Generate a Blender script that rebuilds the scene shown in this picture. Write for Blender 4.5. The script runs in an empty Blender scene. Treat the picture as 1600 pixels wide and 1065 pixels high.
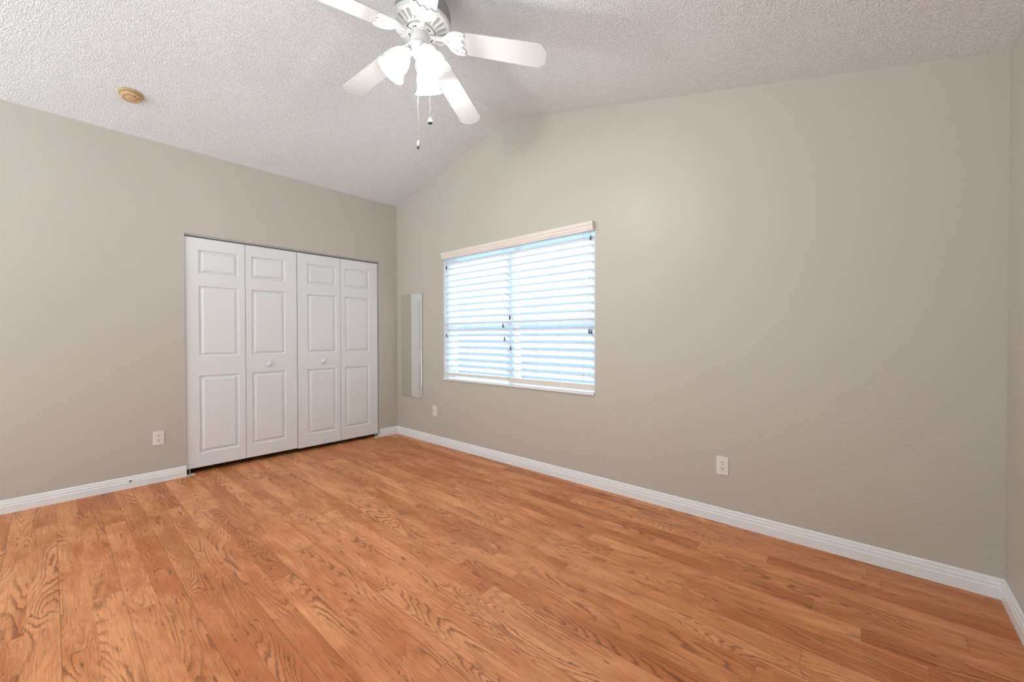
import bpy, bmesh, math, random
from math import pi, sin, cos, radians
from mathutils import Vector, Matrix

random.seed(7)
scene = bpy.context.scene
COL = scene.collection

# ------------------------------------------------------------------ camera
cam_data = bpy.data.cameras.new('camera')
cam_data.sensor_width = 36.0
cam_data.lens = 637.1225 / 1600 * 36.0
cam_data.clip_start = 0.02
cam = bpy.data.objects.new('camera', cam_data)
COL.objects.link(cam)
CR = Vector((0.74986439, 0.66158912, -0.00180052))
CU = Vector((-0.00527995, 0.00870581, 0.99994816))
CF = Vector((-0.6615705, 0.74981601, -0.01002133))
cam.matrix_world = Matrix(((CR.x, CU.x, -CF.x, 4.34900), (CR.y, CU.y, -CF.y, -2.80862),
                           (CR.z, CU.z, -CF.z, 1.17611), (0, 0, 0, 1)))
scene.camera = cam

# ------------------------------------------------------------------ exposure, sky
scene.view_settings.view_transform = 'Standard'
scene.view_settings.look = 'None'
scene.view_settings.gamma = 1.0
scene.view_settings.use_curve_mapping = False
scene.view_settings.exposure = 0.10

SKY = (0.42, 0.68, 1.0)          # daylight seen through the window
SKY_STRENGTH = 1.7
GROUND = (0.50, 0.72, 0.98)
GROUND_STRENGTH = 0.9
FILL = (0.90, 0.985, 1.03)         # soft fill light added to the environment behind the camera
FILL_STRENGTH = 1.75
FILL_LOW = 3.3                    # stronger fill from below the horizon, added to brighten the ceiling
SUN_E = 9.0
LAMP_W = 11.0
SHADE_E = 6.0

world = bpy.data.worlds.new('world')
scene.world = world
world.use_nodes = True
wt = world.node_tree
wt.nodes.clear()
wo = wt.nodes.new('ShaderNodeOutputWorld')
bg = wt.nodes.new('ShaderNodeBackground')
tc = wt.nodes.new('ShaderNodeTexCoord')
sp = wt.nodes.new('ShaderNodeSeparateXYZ')
wt.links.new(tc.outputs['Generated'], sp.inputs[0])


def wmap(sock, a, b):
    n = wt.nodes.new('ShaderNodeMapRange')
    n.interpolation_type = 'SMOOTHSTEP'
    n.inputs['From Min'].default_value = a
    n.inputs['From Max'].default_value = b
    wt.links.new(sock, n.inputs['Value'])
    return n.outputs[0]


def wmix(f, a, b):
    n = wt.nodes.new('ShaderNodeMix')
    n.data_type = 'RGBA'
    wt.links.new(f, n.inputs[0])
    for s, v in ((n.inputs[6], a), (n.inputs[7], b)):
        if isinstance(v, tuple):
            s.default_value = v
        else:
            wt.links.new(v, s)
    return n.outputs[2]


def scaled(c, k):
    return (c[0] * k, c[1] * k, c[2] * k, 1)


outside = wmix(wmap(sp.outputs['Z'], -0.12, 0.18), scaled(GROUND, GROUND_STRENGTH), scaled(SKY, SKY_STRENGTH))
rear_fill = wmix(wmap(sp.outputs['Z'], -0.05, 0.0), scaled(FILL, FILL_LOW), scaled(FILL, FILL_STRENGTH))
allw = wmix(wmap(sp.outputs['Y'], -0.05, 0.05), rear_fill, outside)
wt.links.new(allw, bg.inputs['Color'])
wt.links.new(bg.outputs[0], wo.inputs[0])


sun_data = bpy.data.lights.new('sun', 'SUN')      # high outside, falls on the outer faces of the blinds
sun_data.energy = SUN_E
sun_data.angle = radians(3)
sun_data.color = (1.0, 0.99, 0.97)
sun = bpy.data.objects.new('sun', sun_data)
COL.objects.link(sun)
sun.rotation_euler = Vector((0.0, -0.82, -0.52)).to_track_quat('-Z', 'Y').to_euler()


# ------------------------------------------------------------------ materials
def new_mat(name):
    m = bpy.data.materials.new(name)
    m.use_nodes = True
    return m, m.node_tree, m.node_tree.nodes['Principled BSDF']


def node(nt, kind, **kw):
    n = nt.nodes.new(kind)
    for k, v in kw.items():
        setattr(n, k, v)
    return n


def math_n(nt, op, a, b=None, c=None):
    n = nt.nodes.new('ShaderNodeMath')
    n.operation = op
    for i, v in enumerate((a, b, c)):
        if v is None:
            continue
        if isinstance(v, (int, float)):
            n.inputs[i].default_value = v
        else:
            nt.links.new(v, n.inputs[i])
    return n.outputs[0]


def maprange(nt, v, a, b, c=0.0, d=1.0, smooth=True):
    n = nt.nodes.new('ShaderNodeMapRange')
    if smooth:
        n.interpolation_type = 'SMOOTHSTEP'
    nt.links.new(v, n.inputs['Value'])
    for k, x in zip(('From Min', 'From Max', 'To Min', 'To Max'), (a, b, c, d)):
        n.inputs[k].default_value = x
    return n.outputs[0]


def mix_col(nt, f, a, b, mode='MIX'):
    n = nt.nodes.new('ShaderNodeMix')
    n.data_type = 'RGBA'
    n.blend_type = mode
    for s, v in ((n.inputs[0], f), (n.inputs[6], a), (n.inputs[7], b)):
        if isinstance(v, (tuple, float, int)):
            s.default_value = v
        else:
            nt.links.new(v, s)
    return n.outputs[2]


def combine(nt, x, y, z):
    n = nt.nodes.new('ShaderNodeCombineXYZ')
    for i, v in enumerate((x, y, z)):
        if isinstance(v, (int, float)):
            n.inputs[i].default_value = v
        else:
            nt.links.new(v, n.inputs[i])
    return n.outputs[0]


def noise(nt, vec, scale, detail=2.0, rough=0.5, dist=0.0):
    n = nt.nodes.new('ShaderNodeTexNoise')
    n.inputs['Scale'].default_value = scale
    n.inputs['Detail'].default_value = detail
    n.inputs['Roughness'].default_value = rough
    n.inputs['Distortion'].default_value = dist
    if vec is not None:
        nt.links.new(vec, n.inputs['Vector'])
    return n.outputs['Fac']


def bump(nt, b, h, strength, dist):
    n = nt.nodes.new('ShaderNodeBump')
    n.inputs['Strength'].default_value = strength
    n.inputs['Distance'].default_value = dist
    nt.links.new(h, n.inputs['Height'])
    nt.links.new(n.outputs[0], b.inputs['Normal'])


def position(nt):
    return nt.nodes.new('ShaderNodeNewGeometry').outputs['Position']


def plain(name, col, rough=0.5, metal=0.0, var=0.03, nscale=14.0):
    """a painted / plastic / metal finish with a faint procedural mottling"""
    m, nt, b = new_mat(name)
    p = node(nt, 'ShaderNodeTexCoord').outputs['Object']
    f = noise(nt, p, nscale, 3)
    c1 = tuple(c * (1 - var) for c in col) + (1,)
    c2 = tuple(min(1, c * (1 + var)) for c in col) + (1,)
    nt.links.new(mix_col(nt, f, c1, c2), b.inputs['Base Color'])
    b.inputs['Roughness'].default_value = rough
    b.inputs['Metallic'].default_value = metal
    return m


def wall_material():
    m, nt, b = new_mat('wall_paint')
    p = position(nt)
    f = noise(nt, p, 1.1, 3, 0.55)
    nt.links.new(mix_col(nt, f, (0.535, 0.503, 0.446, 1), (0.562, 0.528, 0.473, 1)), b.inputs['Base Color'])
    b.inputs['Roughness'].default_value = 0.42
    b.inputs['Specular IOR Level'].default_value = 0.38
    h = noise(nt, p, 60, 3, 0.55)
    bump(nt, b, h, 0.22, 0.006)
    return m


def ceiling_material():
    m, nt, b = new_mat('popcorn_ceiling')
    p = position(nt)
    v = node(nt, 'ShaderNodeTexVoronoi')
    v.feature = 'SMOOTH_F1'
    v.inputs['Scale'].default_value = 120
    v.inputs['Smoothness'].default_value = 0.35
    nt.links.new(p, v.inputs['Vector'])
    blob = maprange(nt, v.outputs['Distance'], 0.15, 0.62, 1, 0)
    n2 = noise(nt, p, 80, 4, 0.65)
    h = math_n(nt, 'ADD', math_n(nt, 'MULTIPLY', blob, 0.6), n2)
    f = noise(nt, p, 110, 3, 0.7)
    c = mix_col(nt, maprange(nt, f, 0.3, 0.62), (0.76, 0.79, 0.81, 1), (0.89, 0.92, 0.94, 1))
    nt.links.new(c, b.inputs['Base Color'])
    b.inputs['Roughness'].default_value = 0.95
    b.inputs['Specular IOR Level'].default_value = 0.1
    bump(nt, b, h, 0.60, 0.009)
    return m


def floor_material():
    m, nt, b = new_mat('laminate_floor')
    p = position(nt)
    s = node(nt, 'ShaderNodeSeparateXYZ')
    nt.links.new(p, s.inputs[0])
    X, Y = s.outputs['X'], s.outputs['Y']
    SW = 0.0972
    v = math_n(nt, 'DIVIDE', math_n(nt, 'ADD', Y, 2.79 + SW * 100), SW)
    strip = math_n(nt, 'FLOOR', v)
    vf = math_n(nt, 'FRACT', v)
    w1 = node(nt, 'ShaderNodeTexWhiteNoise', noise_dimensions='1D')
    nt.links.new(strip, w1.inputs['W'])
    u = math_n(nt, 'DIVIDE', math_n(nt, 'ADD', math_n(nt, 'ADD', X, 20), math_n(nt, 'MULTIPLY', w1.outputs['Value'], 3.1)), 1.22)
    seg = math_n(nt, 'FLOOR', u)
    uf = math_n(nt, 'FRACT', u)
    w2 = node(nt, 'ShaderNodeTexWhiteNoise', noise_dimensions='2D')
    nt.links.new(combine(nt, strip, seg, 0), w2.inputs['Vector'])
    r1 = w2.outputs['Value']
    sc = node(nt, 'ShaderNodeSeparateColor')
    nt.links.new(w2.outputs['Color'], sc.inputs[0])
    r2, r3 = sc.outputs[1], sc.outputs[2]
    # growth rings: level lines of a stretched noise, different on every board
    gx = math_n(nt, 'ADD', math_n(nt, 'MULTIPLY', X, 0.72), math_n(nt, 'MULTIPLY', r1, 37.0))
    gy = math_n(nt, 'ADD', math_n(nt, 'MULTIPLY', Y, 5.0), math_n(nt, 'MULTIPLY', r2, 53.0))
    gv = combine(nt, gx, gy, math_n(nt, 'MULTIPLY', r3, 19.0))
    body = noise(nt, gv, 1.45, 1.6, 0.36, 0.15)
    wob = noise(nt, combine(nt, math_n(nt, 'MULTIPLY', gx, 9.0), math_n(nt, 'MULTIPLY', gy, 5.0), 0.0), 3.0, 3, 0.6)
    rings = math_n(nt, 'ADD', 22.0, math_n(nt, 'MULTIPLY', r3, 30.0))
    lv = math_n(nt, 'ADD', math_n(nt, 'MULTIPLY', body, rings), math_n(nt, 'MULTIPLY', wob, 0.9))
    fr = math_n(nt, 'FRACT', lv)
    late = math_n(nt, 'MULTIPLY', maprange(nt, fr, 0.42, 0.88), maprange(nt, fr, 0.90, 1.0, 1, 0))
    patchy = maprange(nt, noise(nt, gv, 2.1, 2, 0.5), 0.40, 0.64)
    amount = math_n(nt, 'MULTIPLY', late, math_n(nt, 'ADD', math_n(nt, 'MULTIPLY', patchy, 0.85), 0.12))
    # fine pores and mineral flecks
    pore = noise(nt, combine(nt, math_n(nt, 'MULTIPLY', gx, 4.0), math_n(nt, 'MULTIPLY', gy, 24.0), r1), 2.2, 3, 0.65)
    fleck = maprange(nt, noise(nt, combine(nt, math_n(nt, 'MULTIPLY', gx, 6.0), math_n(nt, 'MULTIPLY', gy, 4.6), r3), 2.6, 3, 0.6), 0.64, 0.72)
    cloud = noise(nt, combine(nt, math_n(nt, 'MULTIPLY', gx, 2.2), math_n(nt, 'MULTIPLY', gy, 1.0), r2), 1.7, 4, 0.6, 0.4)
    light = (0.820, 0.352, 0.150, 1)
    mid = (0.530, 0.168, 0.048, 1)
    dark = (0.215, 0.060, 0.018, 1)
    tone = math_n(nt, 'ADD', math_n(nt, 'MULTIPLY', cloud, 0.95), math_n(nt, 'MULTIPLY', math_n(nt, 'SUBTRACT', r2, 0.5), 0.22))
    base = mix_col(nt, maprange(nt, tone, 0.24, 0.72), mid, light)
    base = mix_col(nt, math_n(nt, 'MULTIPLY', amount, 0.78), base, dark)
    base = mix_col(nt, math_n(nt, 'MULTIPLY', maprange(nt, pore, 0.46, 0.70), 0.42), base, dark)
    base = mix_col(nt, math_n(nt, 'MULTIPLY', fleck, 0.75), base, (0.13, 0.04, 0.015, 1))
    # joints: boards of two strips, tight dark lines; strip butt ends
    half = math_n(nt, 'FRACT', math_n(nt, 'MULTIPLY', v, 0.5))
    d_plank = math_n(nt, 'MINIMUM', half, math_n(nt, 'SUBTRACT', 1.0, half))
    seam = maprange(nt, d_plank, 0.002, 0.009, 1, 0)
    d_end = math_n(nt, 'MINIMUM', uf, math_n(nt, 'SUBTRACT', 1.0, uf))
    endl = maprange(nt, d_end, 0.0006, 0.0022, 1, 0)
    d_strip = math_n(nt, 'MINIMUM', vf, math_n(nt, 'SUBTRACT', 1.0, vf))
    sl = maprange(nt, d_strip, 0.003, 0.012, 1, 0)
    lines = math_n(nt, 'MAXIMUM', math_n(nt, 'MULTIPLY', seam, 0.70), math_n(nt, 'MAXIMUM', math_n(nt, 'MULTIPLY', endl, 0.35), math_n(nt, 'MULTIPLY', sl, 0.16)))
    base = mix_col(nt, lines, base, (0.20, 0.07, 0.03, 1))
    nt.links.new(base, b.inputs['Base Color'])
    b.inputs['Roughness'].default_value = 0.46
    b.inputs['Specular IOR Level'].default_value = 0.42
    bump(nt, b, math_n(nt, 'SUBTRACT', pore, math_n(nt, 'MULTIPLY', seam, 2.0)), 0.12, 0.0015)
    return m


def glass_material():
    m, nt, b = new_mat('window_glass')
    nt.nodes.remove(b)
    out = nt.nodes['Material Output']
    t = node(nt, 'ShaderNodeBsdfTransparent')
    t.inputs[0].default_value = (0.93, 0.97, 0.98, 1)
    g = node(nt, 'ShaderNodeBsdfGlossy')
    g.inputs['Roughness'].default_value = 0.02
    mx = node(nt, 'ShaderNodeMixShader')
    mx.inputs[0].default_value = 0.05
    nt.links.new(t.outputs[0], mx.inputs[1])
    nt.links.new(g.outputs[0], mx.inputs[2])
    nt.links.new(mx.outputs[0], out.inputs[0])
    return m


def slat_material():
    m, nt, b = new_mat('blind_vinyl')
    out = nt.nodes['Material Output']
    p = node(nt, 'ShaderNodeTexCoord').outputs['Object']
    f = noise(nt, p, 9.0, 3)
    c = mix_col(nt, f, (0.86, 0.87, 0.88, 1), (0.90, 0.91, 0.92, 1))
    nt.links.new(c, b.inputs['Base Color'])
    b.inputs['Roughness'].default_value = 0.4
    tr = node(nt, 'ShaderNodeBsdfTranslucent')
    tr.inputs[0].default_value = (0.86, 0.93, 1.0, 1)
    mx = node(nt, 'ShaderNodeMixShader')
    mx.inputs[0].default_value = 0.30
    nt.links.new(b.outputs[0], mx.inputs[1])
    nt.links.new(tr.outputs[0], mx.inputs[2])
    nt.links.new(mx.outputs[0], out.inputs[0])
    return m


def emit_material(name, col, strength, base=(0.9, 0.9, 0.88)):
    m, nt, b = new_mat(name)
    b.inputs['Base Color'].default_value = base + (1,)
    b.inputs['Roughness'].default_value = 0.35
    p = node(nt, 'ShaderNodeTexCoord').outputs['Object']
    f = noise(nt, p, 20.0, 2)
    c = mix_col(nt, f, tuple(x * 0.97 for x in col) + (1,), tuple(col) + (1,))
    nt.links.new(c, b.inputs['Emission Color'])
    b.inputs['Emission Strength'].default_value = strength
    return m


M = {
    'wall': wall_material(),
    'ceiling': ceiling_material(),
    'floor': floor_material(),
    'trim': plain('baseboard_paint', (0.86, 0.875, 0.88), 0.35, var=0.02),
    'door': plain('door_paint', (0.79, 0.805, 0.81), 0.38, var=0.012, nscale=4),
    'glass': glass_material(),
    'frame': plain('window_vinyl', (0.82, 0.84, 0.85), 0.4),
    'slat': slat_material(),
    'valance': plain('valance_finish', (0.80, 0.725, 0.655), 0.45, var=0.02),
    'rail': plain('blind_rail_finish', (0.80, 0.76, 0.72), 0.45, var=0.02),
    'cord': plain('blind_cord', (0.80, 0.82, 0.84), 0.8),
    'tassel': plain('blind_tassel', (0.10, 0.095, 0.09), 0.5),
    'plate': plain('outlet_plastic', (0.80, 0.78, 0.745), 0.4, var=0.02),
    'slot': plain('dark_slot', (0.02, 0.018, 0.016), 0.8),
    'steel': plain('bright_metal', (0.62, 0.62, 0.61), 0.32, 1.0),
    'track': plain('grey_track_metal', (0.50, 0.50, 0.49), 0.5, 0.3),
    'fan': plain('fan_enamel', (0.70, 0.695, 0.68), 0.32, var=0.02),
    'blade': plain('fan_blade_white', (0.60, 0.60, 0.59), 0.45, var=0.02, nscale=8),
    'vent': plain('fan_vent_grey', (0.36, 0.345, 0.32), 0.6),
    'fob': plain('dark_metal_tip', (0.10, 0.10, 0.10), 0.4, 0.5),
    'tan': plain('aged_plastic', (0.62, 0.42, 0.23), 0.5, var=0.03),
    'tan_dark': plain('aged_plastic_base', (0.50, 0.36, 0.18), 0.55, var=0.03),
    'shade': emit_material('lit_frosted_glass', (0.98, 1.0, 1.0), SHADE_E),
    'bulb': emit_material('lit_bulb', (1.0, 0.98, 0.94), 10.0),
}
# silvered glass of the mirror
mm, mnt, mb = new_mat('mirror_silver')
mb.inputs['Metallic'].default_value = 1.0
mnt.links.new(mix_col(mnt, noise(mnt, position(mnt), 3.0), (0.90, 0.92, 0.915, 1), (0.92, 0.94, 0.935, 1)), mb.inputs['Base Color'])
mb.inputs['Roughness'].default_value = 0.015
M['mirror'] = mm


# ------------------------------------------------------------------ mesh helpers
class MB:
    """collects shapes in one bmesh, then links them as ONE mesh object"""

    def __init__(self):
        self.bm = bmesh.new()

    def _new(self, co, faces, smooth=False, mi=0):
        vs = [self.bm.verts.new(c) for c in co]
        for f in faces:
            try:
                fc = self.bm.faces.new([vs[i] for i in f])
                fc.smooth = smooth
                fc.material_index = mi
            except ValueError:
                pass
        return vs

    def box(self, a, b, bevel=0.0, seg=2):
        x0, y0, z0 = (min(a[i], b[i]) for i in range(3))
        x1, y1, z1 = (max(a[i], b[i]) for i in range(3))
        co = [(x0, y0, z0), (x1, y0, z0), (x1, y1, z0), (x0, y1, z0), (x0, y0, z1), (x1, y0, z1), (x1, y1, z1), (x0, y1, z1)]
        vs = self._new(co, [(0, 3, 2, 1), (4, 5, 6, 7), (0, 1, 5, 4), (1, 2, 6, 5), (2, 3, 7, 6), (3, 0, 4, 7)])
        if bevel > 0:
            es = {e for v in vs for e in v.link_edges}
            bmesh.ops.bevel(self.bm, geom=list(es), offset=bevel, segments=seg, affect='EDGES', profile=0.5)
        return self

    def prism(self, poly, place, depth_vec, smooth=False):
        """poly: list of 2D points; place(u,v) -> Vector; extruded by depth_vec"""
        d = Vector(depth_vec)
        n = len(poly)
        base = [Vector(place(u, v)) for u, v in poly]
        co = base + [p + d for p in base]
        fs = [tuple(range(n))[::-1], tuple(range(n, 2 * n))]
        for i in range(n):
            j = (i + 1) % n
            fs.append((i, j, n + j, n + i))
        self._new(co, fs, smooth)
        return self

    def lathe(self, prof, seg=48, mat=None, smooth=True, mod=None, closed=True):
        """prof: (r, z) list around local z; mod(r,z,i,ang)->(r,z) shapes single columns"""
        mat = mat or Matrix.Identity(4)
        rings = []
        for i, (r, z) in enumerate(prof):
            ring = []
            for k in range(seg):
                a = 2 * pi * k / seg
                rr, zz = (r, z) if mod is None else mod(r, z, i, k)
                ring.append(self.bm.verts.new(mat @ Vector((rr * cos(a), rr * sin(a), zz))))
            rings.append(ring)
        for i in range(len(rings) - 1):
            for k in range(seg):
                j = (k + 1) % seg
                f = self.bm.faces.new((rings[i][k], rings[i][j], rings[i + 1][j], rings[i + 1][k]))
                f.smooth = smooth
        if closed:
            for ring, rev in ((rings[0], True), (rings[-1], False)):
                try:
                    self.bm.faces.new(ring[::-1] if rev else ring)
                except ValueError:
                    pass
        return self

    def tube(self, pts, r, seg=8, caps=True):
        pts = [Vector(p) for p in pts]
        rings = []
        for i, p in enumerate(pts):
            t = (pts[min(i + 1, len(pts) - 1)] - pts[max(i - 1, 0)]).normalized()
            a = Vector((0, 0, 1)) if abs(t.z) < 0.9 else Vector((1, 0, 0))
            e1 = t.cross(a).normalized()
            e2 = t.cross(e1)
            rr = r[i] if isinstance(r, (list, tuple)) else r
            rings.append([self.bm.verts.new(p + (e1 * cos(2 * pi * k / seg) + e2 * sin(2 * pi * k / seg)) * rr) for k in range(seg)])
        for i in range(len(rings) - 1):
            for k in range(seg):
                j = (k + 1) % seg
                f = self.bm.faces.new((rings[i][k], rings[i][j], rings[i + 1][j], rings[i + 1][k]))
                f.smooth = True
        if caps:
            self.bm.faces.new(rings[0][::-1])
            self.bm.faces.new(rings[-1])
        return self

    def build(self, name, mat, parent=None, weld=False):
        bm = self.bm
        if weld:
            bmesh.ops.remove_doubles(bm, verts=bm.verts, dist=1e-5)
        bmesh.ops.recalc_face_normals(bm, faces=bm.faces)
        me = bpy.data.meshes.new(name)
        bm.to_mesh(me)
        bm.free()
        for m in (mat if isinstance(mat, (list, tuple)) else [mat]):
            me.materials.append(m)
        o = bpy.data.objects.new(name, me)
        COL.objects.link(o)
        if parent is not None:
            o.parent = parent
        return o


def tag(o, label, cat, group=None, kind=None):
    o['label'] = label
    o['category'] = cat
    if group:
        o['group'] = group
    if kind:
        o['kind'] = kind
    return o


def struct(o, label, cat):
    return tag(o, label, cat, kind='structure')


def empty(name, loc=(0, 0, 0)):
    o = bpy.data.objects.new(name, None)
    o.empty_display_size = 0.1
    o.location = loc
    COL.objects.link(o)
    return o


# ------------------------------------------------------------------ room shell
H0 = 2.76            # height of the closet wall
RX, RZ = 1.8366, 3.177   # ridge
X1, H1 = 4.80, 2.432     # right wall and its height
YB = -4.7            # how far the room runs on behind the camera
TH = 0.11
CY0, CY1, CZ = -2.053, -0.242, 2.060      # closet opening
WX0, WX1, WZ0, WZ1 = 0.893, 2.732, 0.735, 2.068   # window opening

floor = MB().box((-0.75, YB, -0.06), (X1 + TH, 0.22, 0)).build('floor', M['floor'])
struct(floor, 'orange brown two-strip laminate floor with swirling wood grain', 'floor')

cz = MB()
for poly in ([(-0.12, H0 - 0.12 * 0.2271), (RX, RZ), (RX, RZ + 0.12), (-0.12, H0 + 0.1)],
             [(RX, RZ), (X1 + 0.12, H1 - 0.12 * 0.2516), (X1 + 0.12, H1 + 0.1), (RX, RZ + 0.12)]):
    cz.prism(poly, lambda u, v: (u, YB, v), (0, -YB + 0.22, 0))
struct(cz.build('ceiling', M['ceiling']), 'white popcorn-textured vaulted ceiling rising to a soft ridge', 'ceiling')

wl = MB()
wl.prism([(YB, 0), (CY0, 0), (CY0, CZ), (CY1, CZ), (CY1, 0), (0.0, 0), (0.0, H0), (YB, H0)],
         lambda u, v: (0, u, v), (-TH, 0, 0))
struct(wl.build('wall_left', M['wall']), 'greige painted wall that holds the white bifold closet doors', 'wall')

wb = MB()
place = lambda u, v: (u, 0, v)
wb.prism([(-TH, 0), (WX0, 0), (WX0, RZ - (RX - WX0) * 0.2271), (0, H0), (-TH, H0)], place, (0, 0.2, 0))
wb.prism([(WX0, 0), (WX1, 0), (WX1, WZ0), (WX0, WZ0)], place, (0, 0.2, 0))
wb.prism([(WX0, WZ1), (WX1, WZ1), (WX1, RZ - (WX1 - RX) * 0.2514), (RX, RZ), (WX0, RZ - (RX - WX0) * 0.2271)], place, (0, 0.2, 0))
wb.prism([(WX1, 0), (X1 + TH, 0), (X1 + TH, H1), (X1, H1), (WX1, RZ - (WX1 - RX) * 0.2514)], place, (0, 0.2, 0))
struct(wb.build('wall_back', M['wall']), 'wide greige gable wall with the window and mirror', 'wall')

struct(MB().box((X1, YB, 0), (X1 + TH, 0, H1)).build('wall_right', M['wall']),
       'narrow sliver of greige wall at the right edge', 'wall')

# unseen wall added to hold fill light off the right side; rest left open
XO = 4.0
wf = MB()
wf.prism([(XO, 0), (X1 + TH, 0), (X1 + TH, H1), (X1, H1), (XO, RZ - (XO - RX) * 0.2516)], lambda u, v: (u, YB, v), (0, -TH, 0))
struct(wf.build('wall_front', M['wall']), 'unseen greige wall added behind the camera to block fill light, beside the open side', 'wall')

# dark closet behind the doors
wc = MB()
wc.box((-0.74, -2.3, 0), (-0.70, 0.0, 2.5))
wc.box((-0.70, -2.34, 0), (-TH, -2.30, 2.5))
wc.box((-0.70, -0.04, 0), (-TH, 0.0, 2.5))
wc.box((-0.74, -2.34, 2.5), (-TH, 0.0, 2.54))
struct(wc.build('wall_closet', M['wall']), 'unlit closet interior behind the bifold doors', 'wall')

# baseboards: stepped profile (distance from wall, height)
BP = [(0, 0), (0.013, 0), (0.0135, 0.048), (0.011, 0.054), (0.0115, 0.066), (0.0085, 0.072), (0.008, 0.084), (0.005, 0.090), (0, 0.0915)]


def baseboards():
    o = MB().prism(BP, lambda u, v: (u, YB, v), (0, CY0 - YB, 0)).build('baseboard_left', M['trim'])
    struct(o, 'white baseboard along the wall left of the closet doors', 'baseboard')
    o = MB().prism(BP, lambda u, v: (u, CY1 + 0.004, v), (0, -0.0135 - CY1 - 0.004, 0)).build('baseboard_left', M['trim'])
    struct(o, 'short white baseboard between closet doors and room corner', 'baseboard')
    o = MB().prism(BP, lambda u, v: (0, -u, v), (X1, 0, 0)).build('baseboard_back', M['trim'])
    struct(o, 'long white baseboard under the window wall', 'baseboard')
    o = MB().prism(BP, lambda u, v: (X1 - u, YB, v), (0, -0.0135 - YB, 0)).build('baseboard_right', M['trim'])
    struct(o, 'white baseboard at the right edge below the narrow wall', 'baseboard')


baseboards()

# ------------------------------------------------------------------ closet bifold doors
XF = -0.017           # front face of the doors
LEAF_T = 0.034


def leaf_mesh(y0, y1, p0, p1, z0, z1):
    mb = MB()
    ys = [y0, p0, p1, y1]
    zs = [z0, 0.170, 0.845, 1.011, 1.624, 1.727, 1.936, z1]
    bm = mb.bm
    for i in range(3):
        for k in range(7):
            a0, a1, b0, b1 = ys[i], ys[i + 1], zs[k], zs[k + 1]
            if i == 1 and k in (1, 3, 5):
                prev = None
                for ins, dep in ((0, 0), (0.004, -0.005), (0.008, -0.0135), (0.014, -0.0145), (0.033, -0.0020), (0.036, -0.0010)):
                    ring = [bm.verts.new((XF + dep, y, z)) for y, z in
                            ((a0 + ins, b0 + ins), (a1 - ins, b0 + ins), (a1 - ins, b1 - ins), (a0 + ins, b1 - ins))]
                    if prev:
                        for q in range(4):
                            bm.faces.new((prev[q], prev[(q + 1) % 4], ring[(q + 1) % 4], ring[q]))
                    prev = ring
                bm.faces.new(prev)
            else:
                mb._new([(XF, a0, b0), (XF, a1, b0), (XF, a1, b1), (XF, a0, b1)], [(0, 1, 2, 3)])
    xb = XF - LEAF_T
    mb._new([(xb, y0, z0), (xb, y1, z0), (xb, y1, z1), (xb, y0, z1)], [(0, 3, 2, 1)])
    for yy in (y0, y1):
        for k in range(7):
            mb._new([(XF, yy, zs[k]), (XF, yy, zs[k + 1]), (xb, yy, zs[k + 1]), (xb, yy, zs[k])], [(0, 1, 2, 3)])
    for zz in (z0, z1):
        for i in range(3):
            mb._new([(XF, ys[i], zz), (XF, ys[i + 1], zz), (xb, ys[i + 1], zz), (xb, ys[i], zz)], [(0, 1, 2, 3)])
    return mb


def knob(y, parent):
    rot = Matrix.Translation((XF, y, 0.923)) @ Matrix.Rotation(pi / 2, 4, 'Y')
    prof = [(1.4 * r_, 1.3 * z_) for r_, z_ in ((0.0095, 0), (0.0085, 0.004), (0.0065, 0.009), (0.0085, 0.013), (0.0135, 0.017), (0.0155, 0.022), (0.0145, 0.027), (0.010, 0.0305), (0.004, 0.032), (0.0005, 0.0322))]
    return MB().lathe(prof, 24, rot).build('knob', M['door'], parent)


for nm, leaves, ky, lab in (
        ('door_1', ((-2.049, -1.606, -1.955, -1.657), (-1.602, -1.152, -1.553, -1.260)), -1.414,
         'left pair of white six-panel bifold closet doors with small knob'),
        ('door_2', ((-1.146, -0.702, -1.048, -0.749), (-0.698, -0.254, -0.650, -0.361)), -0.900,
         'right pair of white bifold closet doors beside the corner')):
    d = empty(nm, (XF - LEAF_T / 2, (leaves[0][0] + leaves[1][1]) / 2, 0.05))
    struct(d, lab, 'closet door')
    inv = Matrix.Translation(d.location).inverted()
    kids = []
    for (a, b_, p, q) in leaves:
        zb = 0.052 if nm == 'door_1' else 0.044
        o = leaf_mesh(a, b_, p, q, zb, 2.036).build('door_leaf', M['door'], d, weld=True)
        kids.append(o)
    k = knob(ky, kids[1] if nm == 'door_1' else kids[0])
    for o in kids:
        o.matrix_parent_inverse = inv

# head track over the doors
tr = empty('door_track', (-0.04, (CY0 + CY1) / 2, CZ))
tag(tr, 'thin grey metal track above the white closet doors', 'door track')
ti = Matrix.Translation(tr.location).inverted()
t1 = MB()
t1.box((-0.065, CY0 + 0.001, CZ - 0.004), (-0.012, CY1 - 0.001, CZ - 0.0005))
t1.box((-0.016, CY0 + 0.001, CZ - 0.013), (-0.012, CY1 - 0.001, CZ - 0.004))
t1.box((-0.065, CY0 + 0.001, CZ - 0.013), (-0.061, CY1 - 0.001, CZ - 0.004))
o = t1.build('channel', M['track'], tr)
o.matrix_parent_inverse = ti
for y in (CY0 + 0.030, CY0 + 0.885, CY1 - 0.885, CY1 - 0.030):
    o = MB().tube([(-0.042, y, 2.036), (-0.042, y, CZ - 0.004)], 0.004, 10).build('pivot_pin', M['steel'], tr)
    o.matrix_parent_inverse = ti

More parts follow.
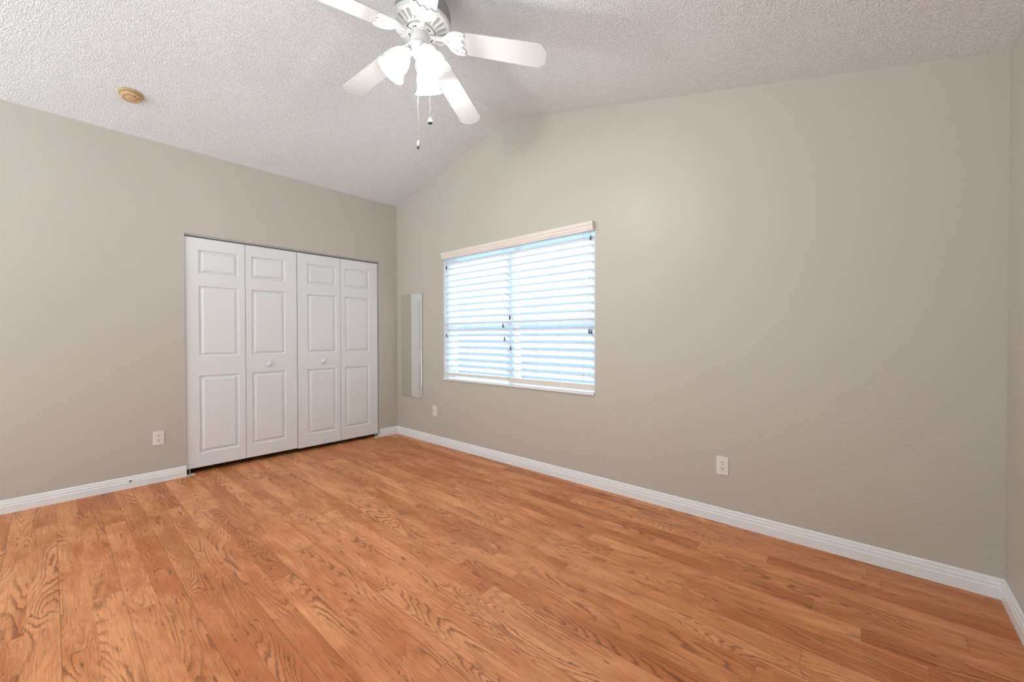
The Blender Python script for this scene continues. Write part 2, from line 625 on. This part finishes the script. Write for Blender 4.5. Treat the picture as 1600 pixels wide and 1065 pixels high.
# floor brackets that carry the pivots
for y, s, lab in ((CY0, 1, 'small white metal pivot bracket on floor at left foot of closet doors'),
                  (CY1, -1, 'small white metal pivot bracket on floor at right foot of closet doors')):
    e = empty('pivot_bracket', (-0.02, y, 0))
    tag(e, lab, 'bracket', 'closet door pivot brackets')
    m = MB()
    m.box((-0.030, 0.0005 * s, 0.0), (0.028, 0.062 * s, 0.003), 0.0008)
    m.box((-0.030, 0.0005 * s, 0.003), (0.010, 0.003 * s, 0.036), 0.0006)
    m.build('plate', M['trim'], e)
    MB().tube([(-0.022, 0.03 * s, 0.003), (-0.022, 0.03 * s, 0.044)], 0.005, 12).build('pivot_pin', M['steel'], e)

# ------------------------------------------------------------------ window
win = empty('window_1', ((WX0 + WX1) / 2, 0.15, WZ0))
struct(win, 'wide double-hung window behind white slatted blinds', 'window')
wi = Matrix.Translation(win.location).inverted()


def wpart(mb, name, mat, parent=None):
    o = mb.build(name, mat, parent or win)
    if parent is None:
        o.matrix_parent_inverse = wi
    return o


fr = MB()
FY0, FY1 = 0.125, 0.19
fr.box((WX0, FY0, WZ0), (WX0 + 0.020, FY1, WZ1))
fr.box((WX1 - 0.020, FY0, WZ0), (WX1, FY1, WZ1))
fr.box((WX0 + 0.020, FY0, WZ0), (WX1 - 0.020, FY1, WZ0 + 0.03))
fr.box((WX0 + 0.020, FY0, WZ1 - 0.020), (WX1 - 0.020, FY1, WZ1))
wpart(fr, 'window_frame', M['frame'])
XM = (WX0 + WX1) / 2
wpart(MB().box((XM - 0.012, FY0, WZ0 + 0.03), (XM + 0.012, FY1, WZ1 - 0.020)), 'mullion', M['frame'])
for xa, xb in ((WX0 + 0.020, XM - 0.012), (XM + 0.012, WX1 - 0.020)):
    for za, zb, yo in ((WZ0 + 0.03, 1.335, 0.135), (1.315, WZ1 - 0.020, 0.162)):
        s = MB()
        w = 0.018
        s.box((xa, yo, za), (xa + w, yo + 0.024, zb))
        s.box((xb - w, yo, za), (xb, yo + 0.024, zb))
        s.box((xa + w, yo, za), (xb - w, yo + 0.024, za + w))
        s.box((xa + w, yo, zb - w), (xb - w, yo + 0.024, zb))
        so = wpart(s, 'window_sash', M['frame'])
        MB().box((xa + w - 0.004, yo + 0.010, za + w - 0.004), (xb - w + 0.004, yo + 0.014, zb - w + 0.004)).build('pane', M['glass'], so)
wpart(MB().box((WX0 - 0.0, -0.016, WZ0 - 0.016), (WX1 + 0.0, 0.0, WZ0 + 0.004), 0.003).box((WX0, 0, WZ0), (WX1, FY0, WZ0 + 0.004)), 'window_sill', M['trim'])
for xa, xb in ((WX0, WX0 + 0.004), (WX1 - 0.004, WX1)):
    wpart(MB().box((xa, 0.001, WZ0 + 0.004), (xb, FY0, WZ1)), 'jamb', M['trim'])
# ------------------------------------------------------------------ blinds
SLAT_Y = 0.035
SLAT_W, PITCH, TILT = 0.066, 0.0643, radians(47)


def slat_mesh(x0, x1):
    """one gently crowned slat, room edge raised"""
    mb = MB()
    n = 6
    pts = []
    for i in range(n + 1):
        t = (i / n - 0.5) * SLAT_W
        crown = 0.0035 * (1 - (2 * t / SLAT_W) ** 2)
        pts.append((t, crown))
    poly = [(t, c + 0.0014) for t, c in pts] + [(t, c - 0.0014) for t, c in reversed(pts)]
    ca, sa = cos(TILT), sin(TILT)
    # t<0 is the room edge (higher), t>0 the outer edge (lower)
    mb.prism(poly, lambda u, v: (x0, u * ca + v * sa, -u * sa + v * ca), (x1 - x0, 0, 0))
    return mb


def blind(x0, x1, rail_top, rail_bot, label, ladders, tassels, plugs):
    e = empty('window_blind', ((x0 + x1) / 2, SLAT_Y, WZ1))
    tag(e, label, 'blind', 'blinds in the window')
    off = Vector(e.location)
    L = lambda x, y, z: (x - off.x, y - off.y, z - off.z)
    MB().box(L(x0, 0.008, WZ1 - 0.058), L(x1, 0.062, WZ1 - 0.002), 0.002).build('headrail', M['rail'], e)
    first = None
    top = 1.966 - 0.5 * SLAT_W * sin(TILT)
    for k in range(19):
        z = top - k * PITCH - off.z
        if k * PITCH + (WZ1 - top) > WZ1 - rail_top - 0.012:
            break
        if first is None:
            first = slat_mesh(x0 - off.x, x1 - off.x).build('slat', M['slat'], e)
            s = first
        else:
            s = first.copy()
            COL.objects.link(s)
            s.parent = e
        s.location = (0, 0, z)
        s.rotation_euler = (radians(random.uniform(-0.6, 0.6)), 0, 0)
    r = MB().box(L(x0, SLAT_Y - 0.027, rail_bot), L(x1, SLAT_Y + 0.027, rail_top), 0.004).build('bottom_rail', M['rail'], e)
    for x in plugs:
        rot = Matrix.Translation(L(x, SLAT_Y - 0.027, (rail_top + rail_bot) / 2 + 0.006)) @ Matrix.Rotation(pi / 2, 4, 'X')
        MB().lathe([(0.0075, -0.001), (0.0075, 0.0015), (0.006, 0.003), (0.0005, 0.0035)], 16, rot).build('cord_plug', M['trim'], r)
    for x in ladders:
        m = MB()
        for dy in (-0.026, 0.026):
            m.tube([L(x, SLAT_Y + dy, WZ1 - 0.058), L(x, SLAT_Y + dy, rail_top)], 0.0011, 6)
        m.build('ladder_cord', M['cord'], e)
    for x, z in tassels:
        yy = SLAT_Y - 0.038
        c = MB().tube([L(x, yy, WZ1 - 0.058), L(x, yy, z + 0.018)], 0.0011, 6).build('pull_cord', M['cord'], e)
        prof = [(0.003, 0.020), (0.0045, 0.014), (0.0065, 0.004), (0.0085, -0.010), (0.0085, -0.018), (0.006, -0.020)]
        MB().lathe(prof, 14, Matrix.Translation(L(x, yy, z))).build('tassel', M['tassel'], c)
    return e


blind(WX0 + 0.010, 1.816, 0.800, 0.768, 'left white slatted blind, its bottom rail hanging clear of the sill',
      (1.003, 1.248, 1.479, 1.714), ((0.940, 1.196), (0.944, 1.918), (1.762, 1.281), (1.781, 1.157)),
      (1.003, 1.248, 1.479, 1.714))
blind(1.824, WX1 - 0.010, 0.800, 0.752, 'right white slatted blind, its bottom rail close to the sill',
      (1.910, 2.150, 2.385, 2.622), ((1.846, 1.354), (1.857, 1.072), (2.683, 1.221), (2.703, 1.217), (2.695, 1.952)),
      (1.910, 2.150, 2.385, 2.622))

# one moulded valance across both blinds
va = empty('valance', ((WX0 + WX1) / 2, -0.02, WZ1 - 0.035))
tag(va, 'cream moulded valance across the top of both blinds', 'valance')
vi = Matrix.Translation(va.location).inverted()
vz0, vz1 = WZ1 - 0.068, WZ1 + 0.002
prof = [(-0.024, vz0), (-0.030, vz0 + 0.002), (-0.030, vz0 + 0.014), (-0.034, vz0 + 0.018), (-0.036, vz0 + 0.034), (-0.037, vz0 + 0.040),
        (-0.040, vz0 + 0.044), (-0.042, vz0 + 0.058), (-0.0425, vz1), (-0.024, vz1)]
o = MB().prism(prof, lambda u, v: (WX0, u, v), (WX1 - WX0, 0, 0)).build('front_board', M['valance'], va)
o.matrix_parent_inverse = vi
for xa, xb in ((WX0, WX0 + 0.008), (WX1 - 0.008, WX1)):
    o = MB().box((xa, -0.024, vz0), (xb, 0.006, vz1)).build('return_board', M['valance'], va)
    o.matrix_parent_inverse = vi

# ------------------------------------------------------------------ mirror
mi = empty('wall_mirror', (0.318, -0.001, 0.48))
tag(mi, 'tall narrow frameless mirror between the corner and the window', 'mirror')
w2, h = 0.200, 1.198
MB().box((-w2, -0.012, 0), (w2, 0.001, h)).build('backing', M['track'], mi)
m = MB()
pr = None
for ins, y in ((0, -0.012), (0, -0.0175), (0.0008, -0.0182)):
    ring = [m.bm.verts.new(c) for c in ((-w2 + ins, y, ins), (w2 - ins, y, ins), (w2 - ins, y, h - ins), (-w2 + ins, y, h - ins))]
    if pr:
        for q in range(4):
            m.bm.faces.new((pr[q], pr[(q + 1) % 4], ring[(q + 1) % 4], ring[q]))
    pr = ring
m.bm.faces.new(pr)
m.build('mirror_glass', M['mirror'], mi)


# ------------------------------------------------------------------ wall plates (local: x across, -y out of the wall, z up)
def outlet(loc, rz, label):
    e = empty('power_outlet', loc)
    e.rotation_euler = (0, 0, rz)
    tag(e, label, 'outlet', 'power outlets near the floor')
    MB().box((-0.035, -0.006, -0.057), (0.035, 0.0, 0.057), 0.0025).build('cover_plate', M['plate'], e)
    for s in (1, -1):
        zc = 0.0195 * s
        poly = []
        for k in range(28):
            a = 2 * pi * k / 28
            x, z = 0.0172 * cos(a), 0.0172 * sin(a)
            poly.append((x, max(-0.0142, min(0.0142, z)) + zc))
        r = MB().prism(poly, lambda u, v: (u, -0.0058, v), (0, -0.002, 0)).build('receptacle', M['plate'], e)
        for (dx, dz, w, hh) in ((-0.0065, 0.004, 0.0022, 0.0095), (0.0065, 0.004, 0.0022, 0.0080)):
            MB().box((dx - w / 2 - 0.0004, -0.0083, zc + dz - hh / 2), (dx + w / 2 + 0.0004, -0.0076, zc + dz + hh / 2)).build('slot', M['slot'], r)
        MB().lathe([(0.0028, 0), (0.0028, 0.0008)], 12, Matrix.Translation((0, -0.0075, zc - 0.0075)) @ Matrix.Rotation(pi / 2, 4, 'X')).build('ground_hole', M['slot'], r)
    MB().lathe([(0.003, 0), (0.003, 0.001), (0.0015, 0.0016)], 12, Matrix.Translation((0, -0.006, 0)) @ Matrix.Rotation(pi / 2, 4, 'X')).build('screw', M['steel'], e)
    return e


outlet((0, -2.230, 0.359), pi / 2, 'white duplex power outlet on the wall left of the closet')
outlet((3.645, 0, 0.361), 0, 'white duplex power outlet low on the wall right of the window')

pl = empty('wall_plate', (0.735, 0, 0.361))
tag(pl, 'white wall plate with a narrow upright slot below the lower left corner of the window', 'wall plate')
MB().box((-0.035, -0.006, -0.057), (0.035, 0.0, 0.057), 0.0025).build('cover_plate', M['plate'], pl)
MB().box((-0.0165, -0.0085, -0.033), (0.0165, -0.0055, 0.033), 0.001).build('insert', M['plate'], pl)
MB().box((-0.003, -0.0090, -0.026), (0.003, -0.0080, 0.026)).build('slot', M['track'], pl)
for s in (1, -1):
    MB().lathe([(0.003, 0), (0.003, 0.001), (0.0015, 0.0016)], 12, Matrix.Translation((0, -0.006, 0.045 * s)) @ Matrix.Rotation(pi / 2, 4, 'X')).build('screw', M['steel'], pl)

# cable stub in the left baseboard
cb = empty('cable_stub', (0.011, -2.402, 0.054))
tag(cb, 'small metal cable stub sticking out of the left baseboard', 'cable stub')
ry = Matrix.Rotation(pi / 2, 4, 'Y')
MB().lathe([(0.0085, 0), (0.0085, 0.003), (0.006, 0.004)], 6, ry, smooth=False).build('nut', M['slot'], cb)
MB().lathe([(0.0045, 0.004), (0.0045, 0.018), (0.003, 0.0185), (0.003, 0.016)], 16, ry).build('threaded_end', M['steel'], cb)

# ------------------------------------------------------------------ smoke detector on the sloping ceiling
sn = Vector((0.2271, 0, -1)).normalized()
sx = Vector((1, 0, 0.2271)).normalized()
sy = sn.cross(sx)
sl = Vector((0.474, -2.421, H0 + 0.2271 * 0.474))
sd = empty('smoke_detector')
sd.matrix_world = Matrix(((sx.x, sy.x, sn.x, sl.x), (sx.y, sy.y, sn.y, sl.y), (sx.z, sy.z, sn.z, sl.z), (0, 0, 0, 1)))
tag(sd, 'round yellowed smoke detector on the sloped ceiling above the left wall', 'smoke detector')
MB().lathe([(0.064, 0.0), (0.064, 0.010), (0.061, 0.013), (0.05, 0.0135)], 48).build('base', M['tan_dark'], sd)
MB().lathe([(0.054, 0.0125), (0.0545, 0.026), (0.052, 0.031), (0.046, 0.034), (0.036, 0.0345), (0.034, 0.0325), (0.031, 0.0325), (0.029, 0.036), (0.02, 0.0375), (0.0005, 0.038)], 48).build('cover', M['tan'], sd)
for a in (-1.0, -0.35):
    MB().lathe([(0.0042, 0.033), (0.0042, 0.0362), (0.002, 0.0372)], 12, Matrix.Translation((0.040 * cos(a), 0.040 * sin(a), 0))).build('indicator', M['slot'], sd)

# ------------------------------------------------------------------ ceiling fan
FC = Vector((2.585, -1.521, 2.728))
FN = Vector((0.019, 0.104, 1)).normalized()
F1 = Vector((1, 0, -0.019)).normalized()
F2 = FN.cross(F1)
fan = empty('ceiling_fan')
FM = Matrix(((F1.x, F2.x, FN.x, FC.x), (F1.y, F2.y, FN.y, FC.y), (F1.z, F2.z, FN.z, FC.z), (0, 0, 0, 1)))
fan.matrix_world = FM
tag(fan, 'white five-blade ceiling fan with lit frosted glass shades and pull chains', 'ceiling fan')

# motor: fluted drum over a ribbed, dished underside
MB().lathe([(0.148, 0.060), (0.152, 0.064), (0.152, 0.072), (0.147, 0.076)], 96).build('motor_rim', M['fan'], fan)
MB().lathe([(0.146, 0.074), (0.147, 0.085), (0.143, 0.130), (0.133, 0.160), (0.115, 0.178), (0.06, 0.186), (0.03, 0.187)], 180,
           mod=lambda r, z, i, k: ((r - (0.004 if (k % 3 == 0 and 0 < i < 5) else 0)), z)).build('motor_housing', M['vent'], fan)


RIB_OPEN = (2, 3, 4, 5, 6)


def ribs(r, z, i, k):
    ph = k % 9
    if i in (3, 4) and ph in (2, 3, 4, 5, 6):
        return r, z + 0.009
    return r, z


MB().lathe([(0.149, 0.062), (0.146, 0.055), (0.132, 0.048), (0.128, 0.046), (0.088, 0.030), (0.082, 0.028), (0.074, 0.030), (0.074, 0.040)], 216, smooth=False, mod=ribs, closed=False).build('motor_plate', [M['fan'], M['vent']], fan)
for pg in bpy.data.objects['motor_plate'].data.polygons:
    i, k = divmod(pg.index, 216)
    if i == 3 and k % 9 in (2, 3, 4, 5):
        pg.material_index = 1
fw = MB().lathe([(0.072, 0.040), (0.072, 0.018), (0.069, 0.015), (0.050, 0.013), (0.044, 0.013)], 96).build('flywheel', M['fan'], fan)
for k in range(5):
    for da in (-0.10, 0.10):
        a = 0.69 + 2 * pi * k / 5 + 0.628 + da
        MB().lathe([(0.004, 0), (0.004, 0.003)], 10, Matrix.Translation((0.060 * cos(a), 0.060 * sin(a), 0.0118))).build('screw', M['slot'], fw)
# switch housing, light fitter
MB().lathe([(0.044, 0.022), (0.0455, 0.010), (0.0455, -0.044), (0.044, -0.046)], 64).build('switch_housing', M['fan'], fan)
MB().lathe([(0.044, -0.040), (0.050, -0.046), (0.052, -0.052), (0.051, -0.060), (0.046, -0.063), (0.046, -0.068), (0.043, -0.082), (0.034, -0.098), (0.020, -0.108), (0.010, -0.111), (0.008, -0.118), (0.0005, -0.120)], 64).build('light_fitter', M['fan'], fan)
# down rod and canopy, square to the ceiling slope
MB().tube([(0, 0, 0.180), (0, 0, 0.250)], 0.012, 16).build('down_rod', M['fan'], fan)
cn = Vector((0.2514, 0, 1)).normalized()
cx = Vector((1, 0, -0.2514)).normalized()
cy = cn.cross(cx)
base = FC + FN * 0.25
zc_ = RZ - 0.2514 * (base.x - RX)
cp = Vector((base.x, base.y, zc_))
CM = FM.inverted() @ Matrix(((cx.x, cy.x, cn.x, cp.x), (cx.y, cy.y, cn.y, cp.y), (cx.z, cy.z, cn.z, cp.z), (0, 0, 0, 1)))
MB().lathe([(0.018, -0.058), (0.045, -0.054), (0.062, -0.040), (0.070, -0.018), (0.072, -0.001)], 48, CM).build('canopy', M['fan'], fan)

# blades with decorative irons
R_TIP, DROOP, PITCH_B = 0.66, 0.070, radians(11)


def iron_outline():
    pts = [(0.050, -0.011), (0.112, -0.012), (0.128, -0.022), (0.142, -0.040), (0.158, -0.053), (0.180, -0.062), (0.205, -0.065), (0.230, -0.062), (0.236, -0.054)]
    edge = []
    for i in range(1, 16):
        t = i / 16
        y = -0.054 + 0.108 * t
        x = 0.222 - 0.009 * cos(6 * pi * t) + 0.010 * abs(2 * t - 1)
        edge.append((x, y))
    return pts + edge + [(x, -y) for x, y in reversed(pts)]


def blade_outline():
    w0, w1 = 0.060, 0.068
    x0, x1 = 0.165, R_TIP
    pts = [(x0, -0.030), (x0 + 0.022, -w0 + 0.006), (x0 + 0.045, -w0)]
    pts += [(x1 - 0.040, -w1), (x1 - 0.030, -w1 + 0.003), (x1 - 0.004, -w1 + 0.034), (x1, -w1 + 0.044)]
    return pts + [(x, -y) for x, y in reversed(pts)]


def blade_matrix(k):
    a = 0.69 + 2 * pi * k / 5
    droop = math.atan2(DROOP, R_TIP)
    return Matrix.Rotation(a, 4, 'Z') @ Matrix.Rotation(droop, 4, 'Y')


for k in range(5):
    A = blade_matrix(k)
    P = A @ Matrix.Rotation(-PITCH_B, 4, 'X')
    b = MB()
    b.prism(blade_outline(), lambda u, v: P @ Vector((u, v, 0.004)), (P.to_3x3() @ Vector((0, 0, 0.006))))
    bo = b.build('blade', M['blade'], fan)
    im = MB()
    n = 0
    out = iron_outline()

    def ip(u, v, dz=0.0):
        f = max(0.0, min(1.0, (u - 0.11) / 0.06))
        Rr = A @ Matrix.Rotation(-PITCH_B * f, 4, 'X')
        return Rr @ Vector((u, v, dz + 0.012 * (1 - f)))
    im.prism([(u, v) for u, v in out], lambda u, v: ip(u, v, -0.001), (P.to_3x3() @ Vector((0, 0, 0.0045))))
    # raised ridges on the iron
    im.tube([ip(0.075, 0, -0.002), ip(0.118, 0, -0.003), ip(0.150, 0, -0.002)], [0.008, 0.009, 0.004], 10)
    for s in (-1, 1):
        im.tube([ip(0.152, 0.018 * s, -0.001), ip(0.172, 0.034 * s, -0.001), ip(0.196, 0.046 * s, -0.001)], [0.0015, 0.0022, 0.0015], 8)
    io = im.build('blade_iron', M['fan'], fan)
    for (u, v) in ((0.200, 0.0), (0.214, 0.046), (0.214, -0.046)):
        T = Matrix.Translation(ip(u, v, -0.001)) @ A.to_3x3().to_4x4()
        MB().lathe([(0.004, 0.001), (0.004, -0.001), (0.002, -0.002)], 10, T).build('screw', M['steel'], io)

# lamp arms and bell shades
SHADES = (radians(355), radians(115), radians(235))
for a in SHADES:
    hd = Vector((cos(a), sin(a), 0))
    ax = (hd * sin(radians(30)) + Vector((0, 0, -cos(radians(30))))).normalized()
    neck = hd * 0.056 + Vector((0, 0, -0.084))
    arm = MB().tube([hd * 0.040 + Vector((0, 0, -0.060)), hd * 0.056 + Vector((0, 0, -0.062)), neck + hd * 0.004 + Vector((0, 0, 0.010)), neck], 0.0075, 12).build('lamp_arm', M['fan'], fan)
    ex = Vector((-sin(a), cos(a), 0))
    ey = ax.cross(ex)
    S = Matrix(((ex.x, ey.x, ax.x, neck.x), (ex.y, ey.y, ax.y, neck.y), (ex.z, ey.z, ax.z, neck.z), (0, 0, 0, 1)))
    MB().lathe([(0.010, -0.006), (0.022, -0.004), (0.026, 0.004), (0.026, 0.020), (0.023, 0.022)], 32, S).build('socket_cup', M['fan'], arm)
    bell = [(1.12 * r, 1.18 * z) for r, z in ((0.023, 0.012), (0.027, 0.024), (0.036, 0.038), (0.045, 0.056), (0.049, 0.076), (0.050, 0.094), (0.053, 0.108), (0.061, 0.120), (0.066, 0.125))]
    inner = [(r - 0.003, z) for r, z in reversed(bell)]
    sh = MB().lathe(bell + inner, 48, S, closed=False).build('lamp_shade', M['shade'], fan)
    MB().lathe([(0.010, 0.022), (0.013, 0.034), (0.022, 0.056), (0.026, 0.074), (0.022, 0.090), (0.012, 0.098), (0.0005, 0.100)], 24, S).build('bulb', M['bulb'], sh)
    ld = bpy.data.lights.new('bulb_light', 'POINT')
    ld.energy = LAMP_W
    ld.color = (0.98, 1.0, 1.0)
    ld.shadow_soft_size = 0.03
    lo = bpy.data.objects.new('bulb_light', ld)
    COL.objects.link(lo)
    lo.parent = sh
    lo.location = S @ Vector((0, 0, 0.165))

# pull chains hang straight down
FI = FM.inverted()


def chain(x, y, ztop, zfob, fat):
    m = MB()
    m.tube([FI @ Vector((x, y, ztop)), FI @ Vector((x, y, zfob + 0.02))], 0.0006, 6)
    z = ztop
    while z > zfob + 0.02:
        m.lathe([(0.0003, 0.0011), (0.0011, 0), (0.0003, -0.0011)], 6, FI @ Matrix.Translation((x, y, z)))
        z -= 0.0045
    c = m.build('pull_chain', M['steel'], fan)
    T = FI @ Matrix.Translation((x, y, zfob))
    if fat:
        top, tip = [(0.002, 0.024), (0.004, 0.018), (0.010, 0.006), (0.0135, -0.002), (0.0135, -0.004)], [(0.0135, -0.004), (0.011, -0.008), (0.003, -0.015), (0.0005, -0.016)]
    else:
        top, tip = [(0.002, 0.026), (0.004, 0.020), (0.0065, 0.008), (0.0065, 0.002)], [(0.0068, 0.002), (0.0072, -0.010), (0.005, -0.018), (0.0005, -0.020)]
    MB().lathe(top, 16, T).build('fob', M['fan'], c)
    MB().lathe(tip, 16, T).build('fob_tip', M['fob'], c)


chain(2.575, -1.533, 2.66, 2.172, False)
chain(2.612, -1.484, 2.66, 2.300, True)
